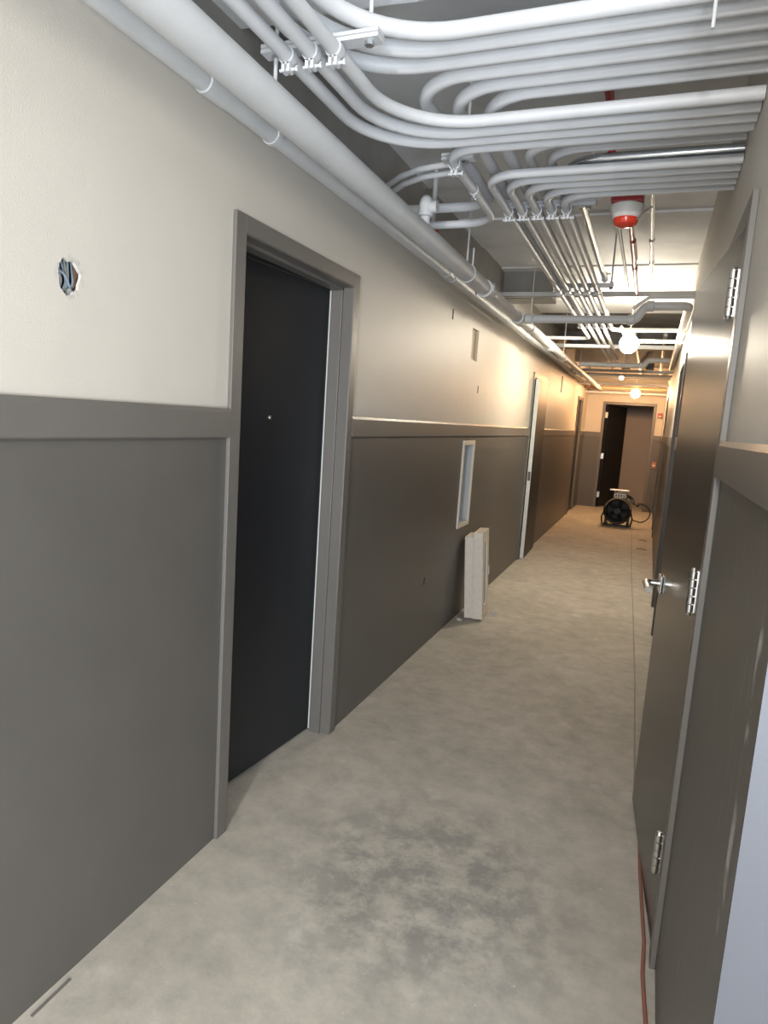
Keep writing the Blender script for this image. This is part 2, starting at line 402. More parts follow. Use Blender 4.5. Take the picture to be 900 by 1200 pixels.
# second left door, standing slightly open into the corridor
d = semp('door_2', (XL, 7.95, 0), 'second left door, standing slightly open with a pale raw edge')
side_frame(d, XL, 1, *D2)
bm, T2 = leaf_bm(XL + .004, D2[1] - .004, math.radians(1.3), .80, .040, .012, 2.02, -1, 1)
lf = obj('door_leaf', bm, M['door'], d, bevel=.002)
bm = BM(); box(bm, .0, .0405, -.803, -.8, .012, 2.02, 0, T2); obj('raw_edge', bm, M['primer'], d)
bm = BM(); box(bm, .006, .034, -.805, -.802, .90, 1.0, 0, T2); obj('latch_plate', bm, M['darksteel'], d)
d = semp('door_3', (XL, 12.7, 0), 'last left door near the end wall')
side_frame(d, XL, 1, *D3)
bm, T3 = leaf_bm(XL - .02, D3[1] - .004, math.radians(1.0), .80, .044, .012, 2.02, -1, -1); obj('door_leaf', bm, M['door'], d, bevel=.002)

def butt_hinge(parent, x, y, z, T=None, h=.115, m='steel'):
    hb = BM()
    for k in range(5):
        a = z - h / 2 + k * h / 5
        tube(hb, [(x, y, a + .001), (x, y, a + h / 5 - .001)], .0105 if k % 2 else .0098, 14)
    tube(hb, [(x, y, z + h / 2), (x, y, z + h / 2 + .007)], [.009, .006], 14); tube(hb, [(x, y, z - h / 2 - .007), (x, y, z - h / 2)], [.006, .009], 14)
    o = obj('hinge', hb, M[m], parent, True)
    pb = BM(); box(pb, x + .004, x + .022, y - .003, y, z - h / 2, z + h / 2)
    obj('hinge_plate', pb, M[m], o)
    return o
# right near door, glossy leaf standing ajar into the corridor
d = semp('door_4', (XR, 2.37, 0), 'near right door, glossy charcoal leaf ajar into the corridor with a chrome lever')
side_frame(d, XR, -1, *D4, proud=.016)
LA = math.radians(5.0)
hx, hy = XR - .012, D4[0] + .018
bm, T4 = leaf_bm(hx, hy, LA, .83, .044, .012, 2.028, 1, 1)
lf = obj('door_leaf', bm, M['doorgloss'], d, bevel=.002)
for z in (1.86, 1.08, .31): butt_hinge(d, XR - .029, hy - .006, z)
h = BM()
def lp(x, y, z): return T4 @ Vector((x, y, z))
path = fillet([lp(-.002, .755, .935), lp(-.058, .755, .935), lp(-.058, .630, .932)], .018, 8)
tube(h, path, .0135, 14)
lever = obj('lever_handle', h, M['chrome'], d, True)
rb = BM(); box(rb, -.010, 0, .722, .788, .902, .968, 0, T4); obj('rose', rb, M['chrome'], lever, bevel=.003)
rb = BM(); box(rb, .046, .056, .722, .788, .902, .968, 0, T4); tube(rb, fillet([lp(.05, .755, .935), lp(.10, .755, .935), lp(.10, .64, .932)], .018, 8), .0115, 14)
obj('rear_lever', rb, M['chrome'], lever, True)
rb = BM(); box(rb, .008, .036, .829, .8315, .86, 1.01, 0, T4); obj('latch_plate', rb, M['darksteel'], d)
d = semp('door_5', (XR, 5.8, 0), 'second right door beyond the open leaf')
side_frame(d, XR, -1, *D5)
bm, _ = leaf_bm(XR + .05, D5[0] + .004, 0, .85, .044, .012, 2.02, 1, 1); obj('door_leaf', bm, M['door'], d)
d = semp('door_6', (XR, 11, 0), 'far right door standing slightly open')
side_frame(d, XR, -1, *D6)
bm, _ = leaf_bm(XR + .004, D6[1] - .004, math.radians(-.8), .83, .044, .012, 2.02, -1, 1); obj('door_leaf', bm, M['door'], d)
# end door, leaf swung away from the corridor
d = semp('door_7', (-.45, YE, 0), 'end door with its dark leaf swung open beyond the frame')
bm = BM()
for a, b in ((E0 - FW, E0), (E1, E1 + FW)): box(bm, a, b, YE - .014, YE, 0, DH + FW)
box(bm, E0, E1, YE - .014, YE, DH, DH + FW)
box(bm, E0 - .004, E0, YE - .014, YE + .12, 0, DH); box(bm, E1, E1 + .004, YE - .014, YE + .12, 0, DH); box(bm, E0, E1, YE - .014, YE + .12, DH, DH + .004)
obj('door_frame', bm, M['frame'], d, bevel=.003)
bm = BM(); T7 = Matrix.Translation((E0 + .006, YE + .10, 0)) @ Matrix.Rotation(math.radians(68), 4, 'Z')
box(bm, 0, .86, -.044, 0, .012, 2.02, 0, T7); obj('door_leaf', bm, M['door'], d)
for z in (1.83, 1.02, .25):
    hb = BM(); box(hb, E0 - .002, E0 + .004, YE + .02, YE + .085, z - .055, z + .055); box(hb, E0, E0 + .05, YE + .085, YE + .089, z - .055, z + .055)
    obj('hinge', hb, M['whiteplastic'] if z > 1.5 else M['steel'], d)

# ------------------------------------------------------------------ conduits
ZN, ZU = 2.385, 2.45
GU = 'upper conduits crossing from the right wall'; GL = 'lower conduits crossing to the right wall'
def conduit(pts, rad, r, label, m='white', group=None, couplings=(), name='conduit', cat='conduit', n=12):
    p = fillet(pts, rad, n)
    t = thing(name, pts[0], label, cat, group)
    bm = BM(); tube(bm, p, r, 18); obj('tube', bm, M[m], t, True)
    for c, ax in couplings:
        cb = BM(); a = {'x': Vector((1, 0, 0)), 'y': Vector((0, 1, 0)), 'z': Vector((0, 0, 1))}[ax]; c = Vector(c)
        tube(cb, [c - a * .028, c - a * .024, c + a * .024, c + a * .028], [r * 1.0, r * 1.2, r * 1.2, r * 1.0], 18)
        for s in (-.013, .013):
            q = c + a * s; tube(cb, [q - Vector((0, 0, r * 1.15)), q - Vector((0, 0, r * 1.55))], .004, 8)
        obj('coupling', cb, M['white'] if m == 'white' else M['gal'], t, True)
    return t
xr = XR - .002
R1, R2 = .0180, .0172
# three that bend towards the camera, upper tier
for i, (y, xc) in enumerate(((1.725, -.84), (1.792, -.905), (1.862, -.97))):
    conduit([(xr, y, ZU), (xc, y, ZU), (xc, -2.6, ZU)], .29, .0205, ['white upper conduit crossing nearest the camera, bending away above the near strut',
            'white upper conduit second nearest the camera, bending above the near strut', 'white upper conduit third nearest the camera, bending widest above the near strut'][i], group=GU)
# three that bend away along the corridor, upper tier
conduit([(xr, 1.935, ZU), (-.755, 1.935, ZU), (-.755, 3.06, ZU), (-1.24, 3.06, ZU)], [.17, .14], .0205, 'white upper conduit fourth from the camera, turning back to the left wall', group=GU)
conduit([(xr, 2.005, ZU), (-.67, 2.005, ZU), (-.67, 6.2, ZU)],   .17, .0205, 'white upper conduit fifth from the camera, turning away above the five', group=GU)
conduit([(xr, 2.072, ZU), (-.585, 2.072, ZU), (-.585, 6.2, ZU)], .16, .0205, 'white upper conduit with the tightest bend, last of the six in the upper row', group=GU)
# near three from behind the camera, lower tier
for i, (xn, y, c) in enumerate(((-.968, 2.207, 'left'), (-.900, 2.147, 'middle'), (-.835, 2.079, 'right'))):
    conduit([(xn, -2.6, ZN), (xn, y, ZN), (xr, y, ZN)], .26, R1, 'white conduit clamped under the near strut, %s of the three sweeping right' % c, group=GL)
conduit([(xr, 2.268, ZN), (-.745, 2.268, ZN), (-.745, 3.09, ZN), (-1.24, 3.09, ZN)], [.11, .15], R1 * .95, 'white conduit making a U turn back to the left wall beside the riser', group=GL,
        couplings=[((-.745, 2.68, ZN), 'y')])
conduit([(xr, 2.445, ZU), (-.52, 2.445, ZU), (-.52, 6.2, ZU)], .13, R2, 'cream white conduit just nearer than the bare silver one, wide bend', group=GL)
conduit([(xr, 2.502, ZU), (-.45, 2.502, ZU), (-.45, 6.2, ZU)], .13, R2, 'pale conduit touching the bare silver one on its near side', group=GL)
conduit([(xr, 2.532, 2.4195), (-.385, 2.532, 2.4195), (-.385, 2.88, 2.448), (-.385, 4.62, ZU)], [.13, 0], R2, 'bare silver galvanized conduit among the white ones', m='gal', group=GL)
five = ((2.523, -.667), (2.588, -.608), (2.651, -.548), (2.713, -.487), (2.773, -.427))
nm = ['outermost', 'second from the left', 'middle', 'fourth from the left', 'innermost']
for i, (y, xc) in enumerate(five):
    yend = (6.95, 10.2, 9.4, 8.8, 6.35)[i]
    pts = [(xr, y, ZN), (xc, y, ZN), (xc, yend, ZN)]; rd = [.115]
    if i == 0: pts.append((-1.15, yend, ZN)); rd = [.115, .08]
    if i == 4: pts.append((XR - .004, yend, ZN)); rd = [.115, .09]
    conduit(pts, rd, R2 * .93, 'white conduit, %s of the five running down the corridor' % nm[i], group=GL, couplings=[((xc, 5.3 + .07 * (i % 2), ZN), 'y')])

# struts with clamps
def clamp(parent, x, y, z, r, up):      # pipe strap under (up=-1) / over a strut, conduit along Y
    bm = BM(); ring(bm, (x, y, z), 'y', r, r + .004, .022)
    s = 1 if up > 0 else -1
    box(bm, x - .012, x - .003, y - .011, y + .011, z - s * (r + .022), z - s * r); box(bm, x + .003, x + .012, y - .011, y + .011, z - s * (r + .022), z - s * r)
    o = obj('clamp', bm, M['white'], parent, True)
    sb = BM(); zz = z - s * (r + .014); tube(sb, [(x - .022, y, zz), (x + .030, y, zz)], .0042, 8); tube(sb, [(x + .026, y, zz), (x + .032, y, zz)], .008, 6)
    obj('screw', sb, M['white'], o)
def strut(name_loc, x0, x1, y, z0, z1, lower, upper, rods, label):
    t = thing('strut_channel', ((x0 + x1) / 2, y, z0), label, 'strut channel', 'strut channels carrying conduits')
    bm = BM(); w = .041 / 2; zm = (z0 + z1) / 2          # two shallow channels back to back
    for a, b in ((z0, zm - .0015), (zm + .0015, z1)): box(bm, x0, x1, y - w, y + w, a, b)
    box(bm, x0 + .002, x1 - .002, y - w + .004, y + w - .004, zm - .002, zm + .002)
    obj('channel', bm, M['white'], t)
    for x, r in lower: clamp(t, x, y - .028, ZN, r, 1)
    for x, r in upper: clamp(t, x, y - .028, ZU, r, -1)
    for x, zlow in rods:
        rb = BM(); tube(rb, [(x, y, zlow), (x, y, ZC + .002 if y > 1.9 else 2.602)], .0055, 10); o = obj('rod', rb, M['white'], t, True)
        nb = BM(); tube(nb, [(x, y, z1), (x, y, z1 + .01)], .012, 6); obj('nut', nb, M['gal'], o)
        nb = BM(); tube(nb, [(x, y, z0 - .01), (x, y, z0)], .012, 6); obj('nut', nb, M['gal'], o)
strut('s', -1.055, -.725, 1.64, 2.407, 2.428, [(-.968, R1), (-.9, R1), (-.835, R1)], [], [(-1.02, 2.325), (-.755, 2.40)], 'near white strut holding three clamped conduits at the top left')
strut('s', -.80, -.685, 2.42, 2.406, 2.428, [(-.745, R1)], [], [(-.715, 2.40)], 'short white strut at the single conduit beside the left flex')
strut('s', -.70, -.315, 2.985, 2.404, 2.428, [(x, R2) for _, x in five], [(-.67, .0205), (-.585, .0205), (-.52, R2), (-.45, R2), (-.385, R2)], [(-.345, 2.39)], 'white strut holding the five conduits just past their bends')
strut('s', -.71, -.33, 4.62, 2.404, 2.428, [(x, R2) for _, x in five], [(-.385, R2)], [(-.345, 2.39)], 'second strut along the five conduits, before the flat bar')
strut('s', -.71, -.37, 6.05, 2.404, 2.428, [(x, R2) for _, x in five], [], [], 'third strut along the five conduits, next to the lit bulb')

# ------------------------------------------------------------------ sprinkler main and pipes at the left wall
MX, MZ, MR = -.985, 2.262, .0445
t = thing('sprinkler_main', (MX, 0, MZ), 'large white sprinkler main running the length of the left wall', 'pipe')
bm = BM(); tube(bm, [(MX, -2.6, MZ), (MX, 3.55, MZ), (MX, 3.83, MZ)], MR, 32); tube(bm, [(MX, 3.83, MZ), (MX, 3.90, MZ)], [MR, .037], 32); tube(bm, [(MX, 3.90, MZ), (MX, YE + .001, MZ + .03)], .036, 28)
obj('tube', bm, M['greypipe'], t, True)
def grooved(parent, y, r):
    bm = BM(); ring(bm, (MX, y, MZ), 'y', r, r + .013, .045, 32)
    for s in (-1, 1): box(bm, MX + s * (r + .008) - .012, MX + s * (r + .008) + .012, y - .022, y + .022, MZ - .018, MZ + .018)
    o = obj('coupling', bm, M['greypipe'], parent, True)
    for s in (-1, 1):
        b2 = BM(); tube(b2, [(MX + s * (r + .014), y, MZ - .035), (MX + s * (r + .014), y, MZ + .035)], .006, 8); obj('bolt', b2, M['gal'], o)
grooved(t, 3.92, .037)
for y in (3.52,):
    bm = BM(); ring(bm, (MX, y, MZ), 'y', MR, MR + .004, .03, 32); obj('clevis_band', bm, M['greypipe'], t, True)
    bm = BM(); tube(bm, [(MX - .006, y, MZ + .04), (MX - .006, y, ZC - .001)], .005, 8); tube(bm, [(MX + .022, y + .012, MZ + .035), (MX + .022, y + .012, MZ + .13)], .005, 8)
    obj('hanger', bm, M['greypipe'], t, True)
for y in (5.0, 6.6):
    bm = BM(); tube(bm, [(MX, y - .075, MZ), (MX, y - .07, MZ), (MX, y + .07, MZ), (MX, y + .075, MZ)], [.036, .046, .046, .036], 28); obj('tee_fitting', bm, M['white'], t, True)
for y in (5.45, 7.6, 9.4):
    bm = BM(); tube(bm, [(MX, y, MZ + .03), (MX, y, ZC - .02)], .005, 8); ring(bm, (MX, y, MZ), 'y', .036, .041, .025); obj('hanger', bm, M['white'], t, True)
# riser nipple on the main, with elbow cap
bm = BM(); tube(bm, [(MX, 2.8, MZ + .03), (MX, 2.8, 2.345)], .020, 20); obj('riser', bm, M['white'], t, True)
bm = BM(); tube(bm, [(MX, 2.8, 2.335), (MX, 2.8, 2.340), (MX, 2.8, 2.385), (MX, 2.8, 2.405), (MX, 2.8, 2.418), (MX, 2.8, 2.423)], [.021, .028, .029, .026, .016, .004], 22)
tube(bm, [(MX, 2.8, 2.375), (MX + .05, 2.8, 2.375)], .024, 18)
ring(bm, (MX, 2.8, 2.345), 'z', .02, .031, .014); obj('riser_cap', bm, M['greypipe'], t, True)

SX, SZ, SR = -1.197, 2.336, .027
t = thing('wall_pipe', (SX, 0, SZ), 'thinner pale pipe tucked between the left wall and the main', 'pipe')
bm = BM(); tube(bm, [(SX, -2.6, SZ), (SX, YE + .001, SZ)], SR, 24); obj('tube', bm, M['greypipe'], t, True)
for y in (1.62, 3.86, 5.6, 6.4):
    bm = BM(); tube(bm, [(SX, y - .05, SZ), (SX, y - .047, SZ), (SX, y + .047, SZ), (SX, y + .05, SZ)], [SR, SR + .004, SR + .004, SR], 24); obj('coupling', bm, M['greypipe'], t, True)
for y in (1.92, 3.95):
    bm = BM(); ring(bm, (SX, y, SZ), 'y', SR, SR + .005, .022, 24); box(bm, SX - .005, SX + .005, y - .011, y + .011, SZ + SR, SZ + SR + .05)
    tube(bm, [(SX, y, SZ + SR + .04), (SX, y, SZ + SR + .12)], .005, 8); obj('split_ring', bm, M['white'], t, True)

def pipe(pts, rad, r, label, m='white', fit=(), name='pipe', cat='pipe', group=None):
    t = thing(name, pts[0], label, cat, group)
    bm = BM(); tube(bm, fillet(pts, rad, 8), r, 18); obj('tube', bm, M[m], t, True)
    for a, b in fit:
        bm = BM(); a, b = Vector(a), Vector(b); d = (b - a).normalized() * .004
        tube(bm, [a, a + d, b - d, b], [r, r * 1.3, r * 1.3, r], 18); obj('fitting', bm, M[m], t, True)
    return t
# branch off the main, over to the right wall and away along it
pipe([(MX + .04, 5.0, 2.262), (-.19, 5.0, 2.262), (-.135, 5.0, 2.352), (.135, 5.0, 2.352), (.135, 9.5, 2.352)], [.035, .035, .045], .028,
     'white branch pipe stepping up across the corridor in front of the bulb', 'white',
     fit=[((-.24, 5.0, 2.262), (-.195, 5.0, 2.262)), ((-.13, 5.0, 2.352), (-.08, 5.0, 2.352)), ((MX + .045, 5.0, 2.262), (MX + .10, 5.0, 2.262))], name='branch_pipe', group='pipes crossing the corridor')
pipe([(MX + .03, 9.0, 2.33), (-.16, 9.0, 2.33), (-.16, 9.0, 2.40), (XR - .01, 9.0, 2.40)], [.05, .05], .03, 'white crossing pipe with an elbow, beyond the first bulb', 'white',
     fit=[((-.24, 9.0, 2.33), (-.20, 9.0, 2.33))], name='branch_pipe', group='pipes crossing the corridor')
pipe([(xr, 6.62, 2.326), (-.30, 6.62, 2.326), (-.37, 6.62, 2.45), (-.37, 7.4, 2.5)], [.06, .05], .016, 'white conduit crossing behind the first bulb, lower of two', group='pipes crossing the corridor', name='conduit', cat='conduit')
pipe([(MX + .035, 7.35, 2.36), (-.5, 7.35, 2.36)], 0, .018, 'short white conduit from the main tee towards the middle of the corridor', group='pipes crossing the corridor', name='conduit', cat='conduit')
pipe([(xr, 5.15, 2.44), (-.12, 5.15, 2.44), (-.22, 5.15, 2.36)], [.06], .012, 'thin white conduit above the branch pipe, curving down towards the bulb', group='pipes crossing the corridor', name='conduit', cat='conduit')
for i, (y, z, r, m) in enumerate(((9.9, 2.335, .018, 'greypipe'), (10.5, 2.33, .018, 'white'), (11.5, 2.37, .02, 'greypipe'), (12.0, 2.30, .022, 'white'), (13.1, 2.30, .02, 'wirebrown'), (13.5, 2.24, .025, 'greypipe'))):
    pipe([(XL + .001, y, z), (XR - .001, y, z)], 0, r, ['far grey pipe crossing just past the elbow pipe', 'far white pipe crossing before the last beam', 'far grey pipe under the last beam', 'far white pipe just before the warm bulb',
         'brownish pipe crossing just past the warm bulb', 'grey pipe crossing closest to the end wall'][i], m, group='pipes crossing the corridor')
# flat bar across the corridor
bm = BM(); box(bm, XL + .001, XR - .001, 5.33, 5.37, 2.480, 2.483); box(bm, XL + .001, XR - .001, 5.33, 5.333, 2.480, 2.515); box(bm, XL + .001, XR - .001, 5.367, 5.37, 2.480, 2.515)
o = recenter(obj('steel_bar', bm, M['greypipe']), (-.5, 5.35, 2.48)); tag(o, 'grey steel channel bar spanning wall to wall above and behind the stepped branch pipe', 'steel bar')
bm = BM(); box(bm, XL + .001, XR - .001, 7.9, 7.94, 2.405, 2.445)
o = recenter(obj('steel_bar', bm, M['greypipe']), (-.5, 7.92, 2.36)); tag(o, 'grey steel bar spanning the corridor beyond the first bulb', 'steel bar')
# junction boxes among the far pipes
for x, y, lb in ((-.43, 9.95, 'dark square junction box hanging among the far pipes, left of the warm bulb'), (-.12, 9.95, 'dark square junction box hanging among the far pipes, right of the warm bulb')):
    t = thing('junction_box', (x, y, 2.37), lb, 'junction box', 'far junction boxes')
    bm = BM(); box(bm, x - .05, x + .05, y - .05, y + .05, 2.375, 2.45); obj('box', bm, M['darksteel'], t, bevel=.004)
    bm = BM(); box(bm, x - .055, x + .055, y - .055, y + .055, 2.368, 2.375); obj('cover', bm, M['darksteel'], t)
    bm = BM(); tube(bm, [(x, y, 2.45), (x, y, ZC + .021)], .012, 10); obj('stem', bm, M['gal'], t, True)
for x, lb, yb in ((-.30, 'grey pipe running along the corridor towards the end wall, left of the warm bulb', YE + .001), (.02, 'grey pipe running along the corridor towards the end wall, right of the warm bulb', YE + .001)):
    pipe([(x, 8.2, 2.60), (x, yb, 2.55)], 0, .02, lb, 'greypipe', group='far pipes running lengthwise')
# flexible cables to the left wall
for i, (dz, dy) in enumerate(((0, 0), (-.012, .05))):
    t = thing('flexible_cable', (-1.25, 2.92 + dy, 2.5 + dz), ['upper of two white flexible cables rising from the left wall to the short strut', 'lower of two white flexible cables rising from the left wall to the short strut'][i], 'cable', 'flexible cables at the left wall')
    bm = BM(); tube(bm, fillet([(-1.25, 2.93 + dy, 2.50 + dz), (-1.08, 2.72 + dy, 2.475 + dz), (-.95, 2.60 + dy, 2.455 + dz), (-.74, 2.56 + dy, 2.455 + dz)], .12, 8), .0115, 12)
    obj('jacket', bm, M['white'], t, True)
# small conduits running along the ceiling past the alarm
pipe([(-.112, 3.0, 2.53), (-.118, 5.1, 2.53)], 0, .012, 'thin silver conduit along the ceiling right of the alarm', 'gal', fit=[((-.115, 4.0, 2.53), (-.115, 4.07, 2.53)), ((-.116, 4.5, 2.53), (-.116, 4.56, 2.53))], name='conduit', cat='conduit')
pipe([(-.200, 3.12, 2.44), (-.205, 3.2, 2.50), (-.215, 5.5, 2.50)], .05, .013, 'red and silver conduit running away from the alarm', 'red', fit=[((-.206, 3.9, 2.50), (-.206, 4.3, 2.50)), ((-.21, 4.5, 2.50), (-.21, 4.6, 2.50))], name='conduit', cat='conduit')
pipe([(-.27, 3.0, 2.53), (-.268, 5.2, 2.50)], 0, .009, 'thin pale conduit along the ceiling left of the alarm', 'greypipe', name='conduit', cat='conduit')

# hanging rod with a ring, in front of the upper conduits
t = thing('hanger_rod', (.03, 1.665, 2.33), 'thin white rod with an eye hanging in front of the upper conduits', 'rod')
bm = BM(); tube(bm, [(.024, 1.675, 2.35), (.024, 1.675, 2.60)], .0042, 10); obj('rod', bm, M['white'], t, True)
bm = BM(); ring(bm, (.024, 1.675, 2.505), 'y', .009, .013, .006, 20); obj('eye', bm, M['white'], t, True)

# ------------------------------------------------------------------ fire alarm
AX, AY = -.198, 3.05
t = thing('fire_alarm', (AX, AY, 2.33), 'red and white fire alarm beacon hanging below the ceiling conduits', 'fire alarm')
bm = BM(); box(bm, AX - .062, AX + .062, AY - .062, AY + .062, 2.417, 2.52); obj('back_box', bm, M['red'], t, bevel=.004)
bm = BM(); lathe(bm, (AX, AY, 0), [(.066, 2.418), (.069, 2.414), (.066, 2.400), (.056, 2.375), (.050, 2.366)]); obj('body', bm, M['whiteplastic'], t, True)
bm = BM(); lathe(bm, (AX, AY, 0), [(.049, 2.368), (.049, 2.356), (.043, 2.342), (.022, 2.333), (.004, 2.331)]); obj('lens', bm, M['redlens'], t, True)
bm = BM(); tube(bm, fillet([(AX + .045, AY - .03, 2.352), (AX + .062, AY - .03, 2.375), (AX + .098, AY - .03, 2.40)], .02), .004, 8); obj('test_wire', bm, M['chrome'], t, True)
bm = BM(); tube(bm, fillet([(AX - .075, 2.2, 2.70), (AX - .085, AY + .02, 2.70), (AX - .085, AY + .02, 2.47)], .04), .016, 14); tube(bm, [(AX - .085, AY + .02, 2.48), (AX - .03, AY + .02, 2.48)], .012, 12); obj('stem', bm, M['red'], t, True)

# ------------------------------------------------------------------ bulbs
def bulb(x, y, z, r, m, label, sock=True):
    t = thing('pendant_bulb', (x, y, z), label, 'light bulb', 'temporary lamp string')
    bm = BM(); lathe(bm, (x, y, z), [(r * math.sin(a), -r * math.cos(a)) for a in [.05 + i * (PI - .45) / 16 for i in range(17)]]); obj('globe', bm, M[m], t, True)
    bm = BM(); lathe(bm, (x, y, z), [(r * .42, r * .90), (r * .50, r * .95), (r * .50, r * 1.45), (r * .36, r * 1.6), (.008, r * 1.65)]); obj('socket', bm, M['socket'], t, True)
    bm = BM(); tube(bm, [(x, y, z + r * 1.62), (x + .01, y, ZC - .02)], .006, 8); obj('cord', bm, M['whiteplastic'], t, True)
bulb(-.275, 6.4, 2.27, .080, 'bulb', 'bright round bulb under the ceiling half way along the corridor')
bulb(-.335, 12.35, 2.175, .075, 'bulbwarm', 'warm round bulb above the end doorway')
bulb(-.515, 10.8, 2.31, .028, 'bulbwarm', 'tiny warm bulb among the far pipes, up and left of the warm round bulb')


# ------------------------------------------------------------------ wires in the round cut-out
t = thing('wire_bundle', (XL - .05, HC[0], HC[1]), 'grey and brown wires showing in the round cut out of the left wall', 'wires')
for i in range(9):
    y = HC[0] + .002 + i * .0065; bm = BM(); m = 'wireblue' if i in (0, 3, 6) else ('wirebrown' if i > 6 else 'wiregrey')
    tube(bm, fillet([(XL - .05, y - .01, HC[1] - .05), (XL - .035 - .004 * (i % 3), y + .004, HC[1] - .005), (XL - .05, y - .012 + .004 * i, HC[1] + .05)], .03, 6), .0026, 8)
    obj('wire', bm, M[m], t, True)
bm = BM(); tube(bm, fillet([(XL - .03, HC[0] - .015, HC[1] + .018), (XL - .022, HC[0] + .006, HC[1] + .012), (XL - .03, HC[0] + .034, HC[1] - .02)], .03, 6), .0026, 8); obj('wire', bm, M['wireblue'], t, True)
bm = BM(); ball(bm, (XL - .03, HC[0] + .030, HC[1] - .030), .011, .7, .9, 1.1); obj('wire_nut', bm, M['wiregrey'], t, True)

# ------------------------------------------------------------------ recessed cabinet box in the left wall and the cabinet leaning below
t = thing('recessed_wall_box', (XL, 4.91, .713), 'tall narrow recessed box with a pale rim in the left wainscot', 'wall box')
bm = BM(); y0, y1, z0, z1, w = 4.745, 5.075, .713, 1.363, .032
for q in ((y0, y0 + w, z0, z1), (y1 - w, y1, z0, z1), (y0 + w, y1 - w, z0, z0 + w), (y0 + w, y1 - w, z1 - w, z1)): box(bm, XL, XL + .012, *q)
obj('rim', bm, M['cab'], t, bevel=.002)
bm = BM(); a, b, c, e, xb = y0 + w - .002, y1 - w + .002, z0 + w - .002, z1 - w + .002, XL - .095
A = [bm.verts.new((XL + .004, *q)) for q in ((a, c), (b, c), (b, e), (a, e))]; B = [bm.verts.new((xb, *q)) for q in ((a, c), (b, c), (b, e), (a, e))]
for i in range(4): bm.faces.new((A[i], A[(i + 1) % 4], B[(i + 1) % 4], B[i]))
bm.faces.new(B); obj('tub', bm, M['boxin'], t)
T = Matrix.Translation((-1.185, 4.895, .006)) @ Matrix.Rotation(math.radians(4.0), 4, 'Z') @ Matrix.Rotation(math.radians(-4.0), 4, 'Y')
t = thing('extinguisher_cabinet', (-1.19, 5.04, 0), 'beige extinguisher cabinet standing on end against the left wall', 'cabinet')
bm = BM(); box(bm, 0, .075, .022, .268, 0, .632, 0, T); obj('tub', bm, M['cab'], t, bevel=.003)
bm = BM()
for q in ((0, .085, 0, .668), (.215, .29, 0, .668), (.085, .215, 0, .09), (.085, .215, .578, .668)): box(bm, .070, .142, *q, 0, T)
obj('door_rim', bm, M['cab'], t, bevel=.003)
bm = BM(); box(bm, .126, .130, .085, .215, .09, .578, 0, T); obj('glass_pane', bm, M['glass'], t)
bm = BM(); box(bm, .142, .152, .262, .28, .30, .37, 0, T); obj('pull', bm, M['steel'], t, bevel=.002)
for i, (x, y, s, lb) in enumerate(((-1.02, 5.20, .034, 'white plaster scrap on the floor right of the leaning cabinet'), (-1.21, 4.86, .028, 'white plaster scrap between the leaning cabinet and the left wall'), (-.99, 5.12, .022, 'smallest white plaster scrap at the foot of the leaning cabinet'))):
    bm = BM(); n = 7; lo = []; hi = []
    for k in range(n):
        a = 2 * PI * k / n; r = s * random.uniform(.6, 1.1); lo.append(bm.verts.new((x + r * math.cos(a), y + r * math.sin(a), .0005))); hi.append(bm.verts.new((x + r * .85 * math.cos(a), y + r * .85 * math.sin(a), s * random.uniform(.25, .6))))
    for k in range(n): bm.faces.new((lo[k], lo[(k + 1) % n], hi[(k + 1) % n], hi[k]))
    bm.faces.new(lo); bm.faces.new(hi)
    tag(recenter(obj('plaster_scrap', bm, M['gypsum']), (x, y, 0)), lb, 'plaster scrap', 'plaster scraps')

# ------------------------------------------------------------------ end wall devices
t = thing('alarm_strobe', (.112, YE, 1.87), 'small red square strobe with a white lens above the rail on the end wall', 'alarm strobe')
bm = BM(); box(bm, .068, .150, YE - .04, YE + .001, 1.82, 1.915); obj('plate', bm, M['red'], t, bevel=.004)
bm = BM(); box(bm, .086, .132, YE - .062, YE - .038, 1.838, 1.868); obj('lens', bm, M['whiteplastic'], t, bevel=.006)
t = thing('pull_station', (.10, YE, .93), 'small pinkish red pull station on the dark wainscot of the end wall', 'pull station')
bm = BM(); box(bm, .062, .142, YE - .035, YE + .001, .865, .985); obj('box', bm, mat('faded_red_plastic', (.42, .17, .13), .5), t, bevel=.005)
bm = BM(); box(bm, .078, .126, YE - .047, YE - .034, .905, .93); obj('handle', bm, M['whiteplastic'], t, bevel=.003)

# ------------------------------------------------------------------ air mover
bx, by = -.375, 11.45
t = thing('floor_fan', (bx, by, 0), 'black barrel shaped floor fan near the end doorway', 'fan')
def ycyl(bm, prof, cx, cz, seg=36):
    rings = [[bm.verts.new((cx + r * math.cos(2 * PI * k / seg), y, cz + r * math.sin(2 * PI * k / seg))) for k in range(seg)] for r, y in prof]
    for a, b in zip(rings, rings[1:]):
        for k in range(seg): bm.faces.new((a[k], a[(k + 1) % seg], b[(k + 1) % seg], b[k]))
cz = .255
bm = BM(); ycyl(bm, [(.165, by - .03), (.175, by - .15), (.205, by - .165), (.215, by - .155), (.205, by - .12), (.195, by + .22), (.18, by + .23), (.165, by + .22), (.165, by - .03)], bx, cz); obj('housing', bm, M['black'], t, True)
bm = BM(); tube(bm, [(bx + .203 * math.cos(a), by - .166, cz + .203 * math.sin(a)) for a in [.25 + k * (PI - .6) / 24 for k in range(25)]], .011, 10)
obj('rim', bm, mat('tan_plastic', (.26, .22, .16), .5), t, True)  # tan over the upper arc of the rim only
bm = BM()
for r in (.05, .085, .12, .15): ring(bm, (bx, by - .15, cz), 'y', r - .002, r + .002, .004, 32)
for k in range(8):
    a = k * PI / 4; tube(bm, [(bx + .03 * math.cos(a), by - .15, cz + .03 * math.sin(a)), (bx + .18 * math.cos(a), by - .15, cz + .18 * math.sin(a))], .003, 6)
obj('grille', bm, M['black'], t)
